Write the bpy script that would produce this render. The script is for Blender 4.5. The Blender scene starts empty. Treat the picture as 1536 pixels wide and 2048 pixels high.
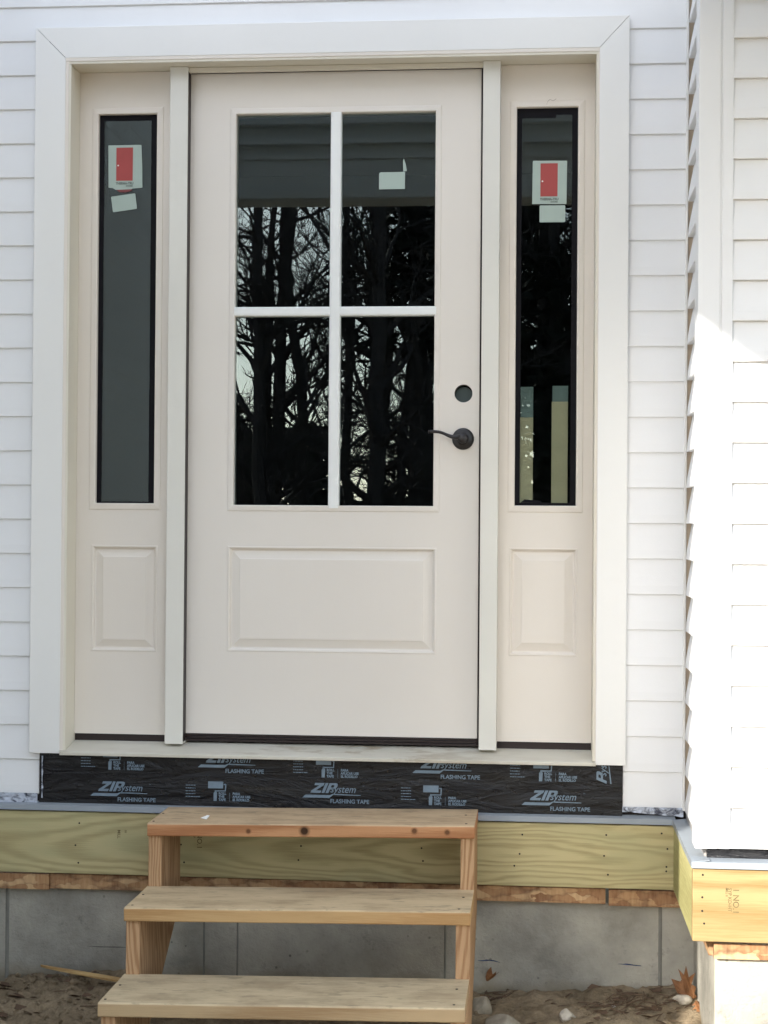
import bpy, bmesh, math, random
from mathutils import Vector, Matrix, noise as mnoise
C = bpy.context; D = bpy.data; SC = C.scene; COL = SC.collection
random.seed(7)
R = math.radians
# ------------------------------------------------------------------ camera
cam_d = D.cameras.new('camera'); cam = D.objects.new('camera', cam_d); COL.objects.link(cam); SC.camera = cam
_yaw, _pit, _rol = 0.0932, 0.0095, 0.0074
F = Vector((-math.sin(_yaw)*math.cos(_pit), math.cos(_yaw)*math.cos(_pit), math.sin(_pit)))
R0 = Vector((math.cos(_yaw), math.sin(_yaw), 0)); U0 = R0.cross(F)
RX = R0*math.cos(_rol)+U0*math.sin(_rol); UX = U0*math.cos(_rol)-R0*math.sin(_rol)
m = Matrix((RX, UX, -F)).transposed().to_4x4(); m.translation = Vector((0.6546, -4.8424, 0.6349)); cam.matrix_world = m
cam_d.sensor_fit = 'VERTICAL'; cam_d.sensor_height = 32.0; cam_d.lens = 3259.6/2048*32.0; cam_d.clip_start = .05; cam_d.clip_end = 800
# ------------------------------------------------------------------ sky and sun
SUNDIR = Vector((-0.50, -0.78, 0.378)).normalized()
w = D.worlds.new('World'); SC.world = w; w.use_nodes = True
nt = w.node_tree; nt.nodes.clear()
sky = nt.nodes.new('ShaderNodeTexSky'); sky.sky_type = 'NISHITA'; sky.sun_disc = False
sky.sun_elevation = math.asin(SUNDIR.z); sky.sun_rotation = math.atan2(SUNDIR.x, SUNDIR.y)
sky.dust_density = 0.5; sky.ozone_density = 1.0; sky.air_density = 1.0
hs = nt.nodes.new('ShaderNodeHueSaturation'); hs.inputs['Saturation'].default_value = .48
bg = nt.nodes.new('ShaderNodeBackground'); bg.inputs[1].default_value = 0.15
wo = nt.nodes.new('ShaderNodeOutputWorld')
nt.links.new(sky.outputs[0], hs.inputs['Color']); nt.links.new(hs.outputs[0], bg.inputs[0]); nt.links.new(bg.outputs[0], wo.inputs[0])
sd = D.lights.new('sun', 'SUN'); sd.energy = 2.0; sd.angle = R(.5); sd.color = (1, .95, .87)
so = D.objects.new('sun', sd); COL.objects.link(so); so.rotation_euler = SUNDIR.to_track_quat('Z', 'Y').to_euler()
vs = SC.view_settings; vs.view_transform = 'Standard'; vs.look = 'None'; vs.gamma = 1; vs.exposure = 2.38
SC.cycles.max_bounces = 10; SC.cycles.diffuse_bounces = 6; SC.cycles.transparent_max_bounces = 12

# ------------------------------------------------------------------ materials
class NT:
    def __init__(s, name):
        s.m = D.materials.new(name); s.m.use_nodes = True; s.t = s.m.node_tree; s.t.nodes.clear()
        s.out = s.n('ShaderNodeOutputMaterial'); s.tc = s.n('ShaderNodeTexCoord')
    def n(s, ty, **k):
        o = s.t.nodes.new(ty)
        for a, b in k.items(): setattr(o, a, b)
        return o
    def l(s, a, b): s.t.links.new(a, b)
    def mapped(s, scale=(1,1,1), src='Object', loc=(0,0,0)):
        mp = s.n('ShaderNodeMapping'); mp.inputs['Scale'].default_value = scale; mp.inputs['Location'].default_value = loc
        s.l(s.tc.outputs[src], mp.inputs[0]); return mp.outputs[0]
    def noise(s, vec, scale=5, detail=4, rough=.55, dist=0):
        o = s.n('ShaderNodeTexNoise'); s.l(vec, o.inputs['Vector'])
        o.inputs['Scale'].default_value = scale; o.inputs['Detail'].default_value = detail
        o.inputs['Roughness'].default_value = rough; o.inputs['Distortion'].default_value = dist
        return o.outputs[0]
    def ramp(s, fac, stops, interp='LINEAR'):
        r = s.n('ShaderNodeValToRGB'); s.l(fac, r.inputs[0]); e = r.color_ramp.elements; r.color_ramp.interpolation = interp
        while len(e) < len(stops): e.new(.5)
        for i, (p, c) in enumerate(stops):
            e[i].position = p; e[i].color = (*c, 1) if len(c) == 3 else c
        return r.outputs[0]
    def mix(s, fac, a, b, mode='MIX'):
        o = s.n('ShaderNodeMix', data_type='RGBA', blend_type=mode)
        for i, v in ((0, fac), (6, a), (7, b)):
            if isinstance(v, (int, float)): o.inputs[i].default_value = v
            elif isinstance(v, tuple): o.inputs[i].default_value = (*v, 1) if len(v) == 3 else v
            else: s.l(v, o.inputs[i])
        return o.outputs[2]
    def math(s, op, a, b=0, c=0, clamp=False):
        o = s.n('ShaderNodeMath', operation=op, use_clamp=clamp)
        for i, v in enumerate((a, b, c)):
            if isinstance(v, (int, float)): o.inputs[i].default_value = v
            else: s.l(v, o.inputs[i])
        return o.outputs[0]
    def bump(s, h, strength=.2, dist=.01):
        b = s.n('ShaderNodeBump'); b.inputs['Strength'].default_value = strength; b.inputs['Distance'].default_value = dist
        s.l(h, b.inputs['Height']); return b.outputs[0]
    def bsdf(s, col, rough=.5, normal=None, spec=.5, metal=0, **k):
        p = s.n('ShaderNodeBsdfPrincipled')
        if isinstance(col, tuple): p.inputs['Base Color'].default_value = (*col, 1)
        else: s.l(col, p.inputs['Base Color'])
        if isinstance(rough, (int, float)): p.inputs['Roughness'].default_value = rough
        else: s.l(rough, p.inputs['Roughness'])
        p.inputs['Specular IOR Level'].default_value = spec; p.inputs['Metallic'].default_value = metal
        if normal is not None: s.l(normal, p.inputs['Normal'])
        s.l(p.outputs[0], s.out.inputs[0]); return s.m

def vary(c, k): return tuple(min(1, x*k) for x in c)
def mat_paint(name, col, rough=.5, amt=.04, scale=3, grain=0, dirt=0, bump=.05, spec=.4):
    t = NT(name); v = t.mapped()
    c = t.ramp(t.noise(v, scale, 5), [(.3, vary(col, 1-amt)), (.7, vary(col, 1+amt*.4))])
    if dirt:
        d = t.ramp(t.noise(t.mapped((1,1,1), loc=(3,1,7)), 7, 8, .7), [(.60, (0,0,0)), (.78, (1,1,1))])
        c = t.mix(t.math('MULTIPLY', d, dirt), c, vary(col, .62))
    if dirt:
        sc = t.ramp(t.noise(t.mapped((1.5, 1, 9), loc=(8, 2, 3)), 9, 6, .75, 1.5), [(.70, (0,0,0)), (.76, (1,1,1))])
        c = t.mix(t.math('MULTIPLY', sc, dirt*3.2), c, vary(col, .5))
    h = t.noise(t.mapped((1, 1, 1)), 260, 2)
    if grain: h = t.math('ADD', h, t.noise(t.mapped((grain, grain, 1) if grain > 0 else (1, 1, -grain)), 40, 3))
    return t.bsdf(c, rough, t.bump(h, bump, .002), spec)

def mat_wood(name, base, dark, freq=260, squash=.07, axis='x', center=(.3, -.02), warp=.03, dust=None, knots=(), rough=.75, scale_n=1, extra=None, contrast=1, lo=-.1, hi=.8):
    """growth rings cut lengthwise: long ellipses round an off-centre heart, bent by noise"""
    t = NT(name); sep = t.n('ShaderNodeSeparateXYZ'); t.l(t.tc.outputs['Object'], sep.inputs[0])
    ax = {'x': (0, 2, 1), 'y': (1, 2, 0), 'z': (2, 0, 1)}[axis]
    a, b, c3 = (sep.outputs[i] for i in ax)
    sc = [0, 0, 0]; sc[ax[0]] = 1.2*scale_n; sc[ax[1]] = 7*scale_n; sc[ax[2]] = 7*scale_n
    nz = t.noise(t.mapped(tuple(sc)), 1.6, 3, .5)
    w1 = t.math('MULTIPLY', t.math('SUBTRACT', nz, .5), warp*2)
    da = t.math('MULTIPLY', t.math('SUBTRACT', a, center[0]), squash)
    db = t.math('ADD', t.math('SUBTRACT', b, center[1]), w1)
    r2 = t.math('ADD', t.math('MULTIPLY', da, da), t.math('MULTIPLY', db, db))
    r2 = t.math('ADD', r2, t.math('MULTIPLY', t.math('MULTIPLY', c3, c3), .6))
    r = t.math('SQRT', t.math('ADD', r2, .00004))
    s_ = t.math('SINE', t.math('MULTIPLY', r, freq))
    fn = t.noise(t.mapped(tuple(x*k for x, k in zip(sc, [9 if i == ax[0] else 45 for i in range(3)]))), 1.0, 4, .6)
    f = t.math('ADD', t.math('MULTIPLY', s_, .5*contrast), t.math('MULTIPLY', t.math('SUBTRACT', fn, .5), 1.6))
    col = t.ramp(t.math('ADD', f, .3), [(max(0, lo), base), (hi, dark)])
    big = t.noise(t.mapped(tuple(x*.6 for x in sc)), 2.2, 3)
    col = t.mix(t.ramp(big, [(.35, (0,0,0)), (.75, (1,1,1))]), col, t.mix(.35, col, dark))
    if extra: col = t.mix(t.ramp(t.noise(t.mapped((2, 2, 6), loc=(5, 2, 1)), 1.4, 4), [(.5, (0,0,0)), (.72, (1,1,1))]), col, t.mix(.55, col, extra))
    for (kx, ky, kz, kr) in knots:
        vm = t.n('ShaderNodeVectorMath', operation='DISTANCE'); t.l(t.tc.outputs['Object'], vm.inputs[0]); vm.inputs[1].default_value = (kx, ky, kz)
        k = t.ramp(t.math('DIVIDE', vm.outputs['Value'], kr), [(.45, (1,1,1)), (.62, (.55,.55,.55)), (1, (0,0,0))])
        col = t.mix(k, col, vary(dark, .14 if kr > .018 else .4))
    ro = rough
    if dust:
        g = t.n('ShaderNodeNewGeometry'); sp = t.n('ShaderNodeSeparateXYZ'); t.l(g.outputs['Normal'], sp.inputs[0])
        up = t.math('GREATER_THAN', sp.outputs[2], .6)
        dn = t.noise(t.mapped((1.2, 3, 1)), 5, 6, .65)
        dcol = t.ramp(dn, [(.32, vary(dust, .70)), (.5, dust), (.72, vary(dust, 1.10))])
        bl = t.ramp(t.noise(t.mapped((2.2, 5, 1), loc=(2, 6, 0)), 1.7, 7, .7), [(.47, (0,0,0)), (.62, (1,1,1))])
        dcol = t.mix(t.math('MULTIPLY', bl, .5), dcol, (.27, .20, .125))
        dcol = t.mix(.22, dcol, col)
        st = t.ramp(t.noise(t.mapped((9, 26, 1), loc=(7, 3, 0)), 1.5, 5, .6), [(.58, (0,0,0)), (.66, (1,1,1))])
        dcol = t.mix(t.math('MULTIPLY', st, .7), dcol, vary(dust, .52))
        sp2 = t.ramp(t.noise(t.mapped((30, 70, 1), loc=(1, 9, 0)), 1.5, 3, .6), [(.68, (0,0,0)), (.74, (1,1,1))])
        dcol = t.mix(t.math('MULTIPLY', sp2, .6), dcol, vary(dust, .45))
        col = t.mix(up, col, dcol)
    return t.bsdf(col, ro, t.bump(t.math('ADD', f, t.noise(t.mapped(), 320, 2)), .22, .0015), .25)

VINYL = mat_paint('white_vinyl', (.76, .765, .77), .48, .03, 2.2, dirt=.05, bump=.08)
TRIM = mat_paint('white_trim_board', (.77, .765, .74), .5, .025, 2, dirt=.06, bump=.07)
CREAM = mat_paint('cream_primed_wood', (.725, .67, .60), .5, .03, 2.5, grain=-.15, dirt=.05, bump=.10)
DOORM = mat_paint('primed_door_skin', (.735, .69, .63), .46, .03, 1.6, grain=-.12, dirt=.04, bump=.08)
CHAN = mat_paint('channel_shade_tan', (.42, .35, .27), .6, .1, 9)  # tan tone stands for the warm shade in the corner recess
MULL = mat_paint('pale_mullion_wood', (.70, .685, .625), .52, .04, 4, grain=-.15, dirt=.15, bump=.12)
JAMB = mat_paint('jamb_primer', (.69, .65, .55), .5, .04, 3, grain=-.2, dirt=.08, bump=.1)
MUNT = mat_paint('white_muntin', (.80, .815, .80), .4, .015, 3, bump=.04)
SEAL = mat_paint('brown_weatherstrip', (.018, .010, .010), .45, .2, 9)
BLACK = mat_paint('black_glazing_tape', (.003, .0025, .005), .6, .3, 12, spec=.15)
GAP = mat_paint('dark_gap', (.012, .008, .008), .8, .2, 9)
BRONZE = mat_paint('dark_bronze_metal', (.014, .012, .013), .38, .2, 30, spec=.5)
GREYMETAL = mat_paint('grey_drip_flashing', (.27, .30, .33), .42, .08, 8, dirt=.3)
PAPER = mat_paint('pale_sticker_paper', (.37, .45, .405), .6, .04, 20)
REDINK = mat_paint('red_print', (.36, .06, .055), .55, .06, 20)
GREYINK = mat_paint('grey_print', (.16, .19, .17), .6, .1, 20)
INK = mat_paint('blue_grey_print', (.17, .23, .29), .5, .15, 60)
SCRAP = mat_paint('white_paper_scrap', (.85, .84, .80), .6, .03, 20)
SOFFIT = mat_paint('porch_soffit_vinyl', (.78, .79, .77), .5, .05, 3)
INTER = mat_paint('unlit_interior_black', (.003, .004, .006), .9, .2, 2)  # near-black colour stands in for the darkness of the unlit room
BLUECHALK = mat_paint('blue_chalk', (.03, .05, .13), .9, .3, 60)

def m_sill():
    t = NT('dusty_sill'); v = t.mapped()
    c = t.ramp(t.noise(v, 4, 5), [(.3, (.52, .49, .41)), (.7, (.62, .59, .51))])
    s = t.ramp(t.noise(t.mapped((5, 14, 8), loc=(2.2, 0, 0)), 1.3, 6, .65), [(.52, (0,0,0)), (.62, (1,1,1))])
    sep = t.n('ShaderNodeSeparateXYZ'); t.l(t.tc.outputs['Object'], sep.inputs[0])
    near = t.ramp(t.math('MULTIPLY', t.math('ABSOLUTE', t.math('SUBTRACT', sep.outputs[0], .12)), 2.2), [(.1, (1,1,1)), (1, (.12,.12,.12))])
    c = t.mix(t.math('MULTIPLY', t.math('MULTIPLY', s, near), .75), c, (.26, .19, .11))
    return t.bsdf(c, .5, t.bump(t.noise(v, 200, 2), .08, .001))
SILL = m_sill()

def m_tape():
    t = NT('black_flashing_tape')
    w1 = t.noise(t.mapped((3.2, 1, 14)), 1.6, 6, .6, 2.0); w2 = t.noise(t.mapped((26, 1, 60)), 1.2, 4, .6, .6)
    c = t.ramp(t.noise(t.mapped((1.5, 1, 14), loc=(4, 0, 0)), 2.2, 6, .7, 1), [(.42, (.003, .003, .005)), (.6, (.008, .008, .009)), (.75, (.022, .021, .019))])
    ro = t.ramp(w2, [(.3, (.20,)*3), (.7, (.48,)*3)])
    return t.bsdf(c, ro, t.bump(t.math('ADD', w1, t.math('MULTIPLY', w2, .12)), .62, .014), .36)
TAPE = m_tape()

def m_wrap(name, a, b):
    t = NT(name); v = t.mapped((14, 14, 22))
    c = t.ramp(t.noise(v, 1.7, 5, .6, 1.5), [(.36, b), (.46, vary(a, .6)), (.52, a), (.8, vary(a, 1.2))])
    return t.bsdf(c, .32, t.bump(t.noise(v, 3, 4), .5, .01), .5)
WRAP = m_wrap('house_wrap_film', (.42, .46, .54), (.02, .025, .05))
MEMBRANE = m_wrap('grey_membrane', (.36, .34, .32), (.16, .15, .15))

def m_concrete():
    t = NT('poured_concrete'); v = t.mapped()
    c = t.ramp(t.noise(v, 3.2, 8, .62), [(.32, (.19, .18, .155)), (.5, (.325, .31, .265)), (.66, (.43, .41, .35))])
    s = t.ramp(t.noise(t.mapped((1, 1, 1), loc=(9, 2, 4)), 22, 5, .7), [(.60, (0,0,0)), (.72, (1,1,1))])
    c = t.mix(t.math('MULTIPLY', s, .45), c, (.13, .13, .12))
    pv = t.n('ShaderNodeTexVoronoi'); pv.inputs['Scale'].default_value = 26; t.l(v, pv.inputs['Vector'])
    ph_ = t.ramp(pv.outputs['Distance'], [(.07, (1,1,1)), (.13, (0,0,0))])
    gate = t.ramp(t.noise(t.mapped(loc=(3, 8, 1)), 6, 3), [(.5, (0,0,0)), (.6, (1,1,1))])
    c = t.mix(t.math('MULTIPLY', t.math('MULTIPLY', ph_, gate), .8), c, (.09, .085, .075))
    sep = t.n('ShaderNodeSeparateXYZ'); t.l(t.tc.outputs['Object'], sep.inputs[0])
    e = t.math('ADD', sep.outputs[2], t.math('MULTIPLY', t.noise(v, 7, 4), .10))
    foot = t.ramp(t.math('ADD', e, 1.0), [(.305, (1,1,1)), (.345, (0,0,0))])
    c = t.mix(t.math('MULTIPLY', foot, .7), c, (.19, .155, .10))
    h = t.math('ADD', t.noise(v, 60, 6, .7), t.math('MULTIPLY', t.noise(v, 9, 3), .8))
    return t.bsdf(c, .88, t.bump(h, .6, .008), .2)
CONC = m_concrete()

def m_osb():
    t = NT('oriented_strand_board')
    vo = t.n('ShaderNodeTexVoronoi', feature='F1'); vo.inputs['Scale'].default_value = 1; vo.inputs['Randomness'].default_value = 1
    dn = t.n('ShaderNodeTexNoise'); t.l(t.mapped((18, 18, 30)), dn.inputs['Vector']); dn.inputs['Scale'].default_value = 1.4
    va = t.n('ShaderNodeVectorMath', operation='MULTIPLY_ADD'); t.l(dn.outputs['Color'], va.inputs[0]); va.inputs[1].default_value = (1.1, 1.1, 1.6); t.l(t.mapped((17, 20, 46)), va.inputs[2])
    t.l(va.outputs[0], vo.inputs['Vector'])
    sp = t.n('ShaderNodeSeparateColor'); t.l(vo.outputs['Color'], sp.inputs[0])
    c = t.ramp(sp.outputs[0], [(0, (.20, .085, .035)), (.35, (.36, .19, .085)), (.65, (.48, .29, .14)), (1, (.60, .41, .22))])
    ed = t.ramp(vo.outputs['Distance'], [(.45, (0,0,0)), (.8, (1,1,1))])
    c = t.mix(t.math('MULTIPLY', ed, .8), c, (.10, .04, .018))
    c = t.mix(.25, c, t.ramp(t.noise(t.mapped((60, 60, 12)), 2, 3), [(.3, (.2,.1,.05)), (.7, (.6,.42,.24))]))
    return t.bsdf(c, .7, t.bump(sp.outputs[1], .5, .003), .3)
OSB = m_osb()

LEDG = mat_wood('treated_ledger_wood', (.51, .44, .235), (.34, .285, .14), 380, .075, 'x', (.62, -.33), .055, extra=(.37, .36, .20), lo=0, hi=1.0)
LEDG2 = mat_wood('treated_corner_wood', (.345, .265, .125), (.24, .155, .06), 330, .03, 'x', (1.9, -.42), .045, lo=0, hi=1.0)
LEDGS = mat_wood('treated_side_wood', (.50, .46, .22), (.27, .25, .10), 300, .12, 'y', (-.25, -.34), .03, lo=0, hi=1.0)
TREAD_A = mat_wood('reddish_tread_wood', (.50, .265, .13), (.34, .15, .065), 500, .03, 'x', (.2, -.26), .012, dust=(.55, .43, .275),
    knots=((.010, -.286, -.2215, .019), (-.149, -.289, -.2255, .010), (.32, -.279, -.2150, .012), (.412, -.277, -.2170, .011)))
TREAD_B = mat_wood('tan_tread_wood', (.53, .355, .17), (.40, .235, .10), 420, .02, 'x', (-.3, -.43), .012, dust=(.57, .455, .29))
TREAD_C = mat_wood('greyed_tread_wood', (.46, .335, .19), (.33, .215, .11), 520, .02, 'x', (.9, -.62), .010, dust=(.57, .465, .30))
STRING = mat_wood('stringer_wood', (.47, .30, .165), (.30, .165, .08), 700, .35, 'z', (-.2, .25), .03, lo=.1, hi=.85)
LATH = mat_wood('lath_wood', (.55, .38, .17), (.36, .22, .09), 400, .05, 'x', (0, 0), .01)

def m_dirt():
    t = NT('sandy_dirt'); v = t.mapped()
    a = t.ramp(t.noise(v, 3.0, 10, .68), [(.30, (.15, .115, .072)), (.5, (.31, .24, .155)), (.72, (.46, .37, .25))])
    d = t.ramp(t.noise(t.mapped(loc=(4, 4, 4)), 45, 6, .7), [(.3, (.5,)*3), (.7, (1.1,)*3)])
    c = t.mix(.75, a, t.mix(1, a, d, 'MULTIPLY'))
    return t.bsdf(c, .95, t.bump(t.noise(v, 90, 8, .7), .9, .012), .1)
DIRT = m_dirt()
def m_stone(name, a, b):
    t = NT(name); v = t.mapped()
    c = t.ramp(t.noise(v, 26, 8, .65), [(.3, a), (.7, b)])
    c = t.mix(t.ramp(t.noise(t.mapped(loc=(2, 2, 2)), 12, 4), [(.55, (0,0,0)), (.7, (1,1,1))]), c, (.22, .17, .11))
    return t.bsdf(c, .85, t.bump(t.noise(v, 70, 6), .5, .004), .2)
STONE = m_stone('field_stone', (.22, .19, .145), (.40, .36, .28))
PALESTONE = m_stone('pale_stone', (.38, .34, .27), (.58, .53, .44))
def m_leaf():
    t = NT('dry_leaf'); v = t.mapped()
    c = t.ramp(t.noise(v, 40, 6), [(.3, (.13, .055, .022)), (.7, (.27, .125, .05))])
    return t.bsdf(c, .6, t.bump(t.noise(v, 90, 4), .4, .002), .3)
DRYLEAF = m_leaf()
TWIG = mat_paint('dry_twig', (.12, .075, .045), .8, .4, 60)
BARK = mat_paint('tree_bark', (.045, .043, .045), .9, .35, 4)
NEEDLE = mat_paint('pine_needles', (.008, .014, .009), .8, .5, 2)
ROOFM = mat_paint('roof_shingle', (.05, .05, .055), .9, .3, 8)

def m_glass():
    t = NT('window_glass')
    tr = t.n('ShaderNodeBsdfTransparent'); tr.inputs[0].default_value = (.84, .87, .86, 1)
    gl = t.n('ShaderNodeBsdfGlossy'); gl.inputs['Roughness'].default_value = .0; gl.inputs['Color'].default_value = (.86, .95, .93, 1)
    bp = t.bump(t.noise(t.mapped((1, 1, 1)), 2.2, 2), .016, .004); t.l(bp, gl.inputs['Normal'])
    lw = t.n('ShaderNodeLayerWeight'); lw.inputs[0].default_value = .5
    f = t.math('ADD', t.math('MULTIPLY', t.math('POWER', lw.outputs['Facing'], 5), .8), GLASSREF, clamp=True)
    mx = t.n('ShaderNodeMixShader'); t.l(f, mx.inputs[0]); t.l(tr.outputs[0], mx.inputs[1]); t.l(gl.outputs[0], mx.inputs[2]); t.l(mx.outputs[0], t.out.inputs[0])
    return t.m
GLASSREF = .041
GLASS = m_glass()

# ------------------------------------------------------------------ mesh helpers
def tag(o, label=None, cat=None, group=None, kind=None):
    if label: o['label'] = label
    if cat: o['category'] = cat
    if group: o['group'] = group
    if kind: o['kind'] = kind
    return o
def empty(name, loc, label, cat, group=None):
    o = D.objects.new(name, None); COL.objects.link(o); o.location = loc; o.empty_display_size = .05
    return tag(o, label, cat, group)
class MB:
    def __init__(s): s.bm = bmesh.new()
    def box(s, x0, x1, y0, y1, z0, z1):
        v = [s.bm.verts.new(p) for p in ((x0,y0,z0),(x1,y0,z0),(x1,y1,z0),(x0,y1,z0),(x0,y0,z1),(x1,y0,z1),(x1,y1,z1),(x0,y1,z1))]
        for f in ((0,3,2,1),(4,5,6,7),(0,1,5,4),(1,2,6,5),(2,3,7,6),(3,0,4,7)): s.bm.faces.new([v[i] for i in f])
        return s
    def poly(s, pts):
        s.bm.faces.new([s.bm.verts.new(p) for p in pts]); return s
    def prism(s, pts, off):
        """closed solid: polygon swept by a vector"""
        off = Vector(off); a = [s.bm.verts.new(p) for p in pts]; b = [s.bm.verts.new(Vector(p)+off) for p in pts]; n = len(a)
        s.bm.faces.new(a[::-1]); s.bm.faces.new(b)
        for i in range(n): s.bm.faces.new((a[i], a[(i+1) % n], b[(i+1) % n], b[i]))
        return s
    def disc(s, c, r, axis_len, n=24, r2=None):
        """short cylinder whose axis is Y, front at c.y"""
        r2 = r if r2 is None else r2
        a = [s.bm.verts.new((c[0]+r2*math.cos(t), c[1], c[2]+r2*math.sin(t))) for t in [2*math.pi*i/n for i in range(n)]]
        b = [s.bm.verts.new((c[0]+r*math.cos(t), c[1]+axis_len, c[2]+r*math.sin(t))) for t in [2*math.pi*i/n for i in range(n)]]
        s.bm.faces.new(a); s.bm.faces.new(b[::-1])
        for i in range(n): s.bm.faces.new((a[i], b[i], b[(i+1) % n], a[(i+1) % n]))
        return s
    def tube(s, pts, rad, n=8, flat=1.0):
        pts = [Vector(p) for p in pts]; rings = []
        for i, p in enumerate(pts):
            d = (pts[min(i+1, len(pts)-1)]-pts[max(i-1, 0)]).normalized()
            u = d.orthogonal().normalized() if abs(d.z) > .9 else d.cross(Vector((0,0,1))).normalized()
            v = d.cross(u); r = rad[i] if isinstance(rad, (list, tuple)) else rad
            rings.append([s.bm.verts.new(p+u*r*flat*math.cos(2*math.pi*k/n)+v*r*math.sin(2*math.pi*k/n)) for k in range(n)])
        for a, b in zip(rings, rings[1:]):
            for k in range(n): s.bm.faces.new((a[k], a[(k+1) % n], b[(k+1) % n], b[k]))
        s.bm.faces.new(rings[0][::-1]); s.bm.faces.new(rings[-1])
        return s
    def add(s, me, mw=Matrix()):
        n0 = len(s.bm.verts); s.bm.from_mesh(me); s.bm.verts.ensure_lookup_table()
        for v in s.bm.verts[n0:]: v.co = mw @ v.co
        return s
    def build(s, name, mat, parent=None, bevel=0, smooth=False, seg=2, recalc=True):
        if recalc: bmesh.ops.recalc_face_normals(s.bm, faces=s.bm.faces)
        me = D.meshes.new(name)
        org = Vector((0, 0, 0))
        s.bm.to_mesh(me); s.bm.free(); me.materials.append(mat)
        if smooth:
            for p in me.polygons: p.use_smooth = True
        o = D.objects.new(name, me); COL.objects.link(o)
        if parent is not None:
            o.parent = parent
            pl = Vector((0,0,0)); q = parent
            while q is not None: pl += q.location; q = q.parent
            o.location = -pl            # meshes are written in world coordinates
        if bevel:
            b = o.modifiers.new('bevel', 'BEVEL'); b.width = bevel; b.segments = seg; b.limit_method = 'ANGLE'; b.angle_limit = R(40)
        return o

def plate(rect, holes, y0, y1, circles=()):
    """flat board in XZ with openings, front at y0 and back at y1"""
    cu = D.curves.new('tmp', 'CURVE'); cu.dimensions = '2D'; cu.fill_mode = 'BOTH'; cu.extrude = (y1-y0)/2
    def sp(pts):
        s = cu.splines.new('POLY'); s.points.add(len(pts)-1); s.use_cyclic_u = True
        for p, q in zip(s.points, pts): p.co = (q[0], q[1], 0, 1)
    for r in [rect]+list(holes): sp([(r[0], r[2]), (r[1], r[2]), (r[1], r[3]), (r[0], r[3])])
    for (cx, cz, rr) in circles: sp([(cx+rr*math.cos(2*math.pi*i/40), cz+rr*math.sin(2*math.pi*i/40)) for i in range(40)])
    me = curve_mesh(cu)
    mb = MB(); mb.add(me, Matrix(((1,0,0,0),(0,0,-1,(y0+y1)/2),(0,1,0,0),(0,0,0,1)))); bmesh.ops.remove_doubles(mb.bm, verts=mb.bm.verts, dist=1e-5)
    return mb
def curve_mesh(cu):
    o = D.objects.new('tmp', cu); COL.objects.link(o); C.view_layer.update(); dg = C.evaluated_depsgraph_get()
    me = D.meshes.new_from_object(o.evaluated_get(dg)); D.objects.remove(o); D.curves.remove(cu); return me
def text_mesh(s, size, shear=0, bold=0, space=1, ext=0):
    cu = D.curves.new('tmp', 'FONT'); cu.body = s; cu.size = size; cu.shear = shear; cu.offset = bold; cu.space_character = space; cu.extrude = ext
    cu.resolution_u = 3
    return curve_mesh(cu)
def XZ(x, y, z, sx=1, sz=1, ang=0):
    """local text plane (x right, y up) -> wall plane facing the camera"""
    return Matrix.Translation((x, y, z)) @ Matrix(((1,0,0,0),(0,0,-1,0),(0,1,0,0),(0,0,0,1))) @ Matrix.Rotation(ang, 4, 'Z') @ Matrix.Diagonal((sx, sz, 1, 1))

def rings(mb, rect, prof, cap=True):
    """nested rectangles: prof = [(inset, y), ...]"""
    prev = None
    for ins, y in prof:
        x0, x1, z0, z1 = rect[0]+ins, rect[1]-ins, rect[2]+ins, rect[3]-ins
        cur = [mb.bm.verts.new(p) for p in ((x0,y,z0),(x1,y,z0),(x1,y,z1),(x0,y,z1))]
        if prev:
            for i in range(4): mb.bm.faces.new((prev[i], prev[(i+1) % 4], cur[(i+1) % 4], cur[i]))
        prev = cur
    if cap: mb.bm.faces.new(prev)
    return mb

EXPO, SZ0 = .1047, -.1855
def siding(mb, p0, p1, nrm, n0, n1, lip=.0072, top=.001, seglen=.35, clip_top=None):
    """clapboard courses n0..n1-1 between two plan points; nrm is the outward plan normal"""
    p0 = Vector((*p0, 0)); p1 = Vector((*p1, 0)); nv = Vector((*nrm, 0)); L = (p1-p0).length; k = max(1, int(L/seglen))
    for n in range(n0, n1):
        z0 = SZ0+n*EXPO; z1 = z0+EXPO
        if clip_top: z1 = min(z1, clip_top)
        rows = []
        for j in range(k+1):
            q = p0.lerp(p1, j/k); jit = (mnoise.noise(Vector((q.x*3+n*5.1, q.y*3, n*2.7))))*.0011
            jz = mnoise.noise(Vector((q.x*2, q.y*2+9, n*3.3)))*.0009
            prof = ((0, z0+.0005+jz), (lip-.0015+jit, z0+jz), (lip+jit, z0+.0018+jz), (lip*.90+jit*.8, z0+EXPO*.25), (lip*.52+jit*.5, z0+EXPO*.6), (top, z1+.0006))
            rows.append([mb.bm.verts.new(q+nv*d+Vector((0,0,z))) for d, z in prof])
        for a, b in zip(rows, rows[1:]):
            for i in range(len(a)-1): mb.bm.faces.new((a[i], b[i], b[i+1], a[i+1]))
        for e in (rows[0], rows[-1]): mb.bm.faces.new(e)
    return mb

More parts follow.
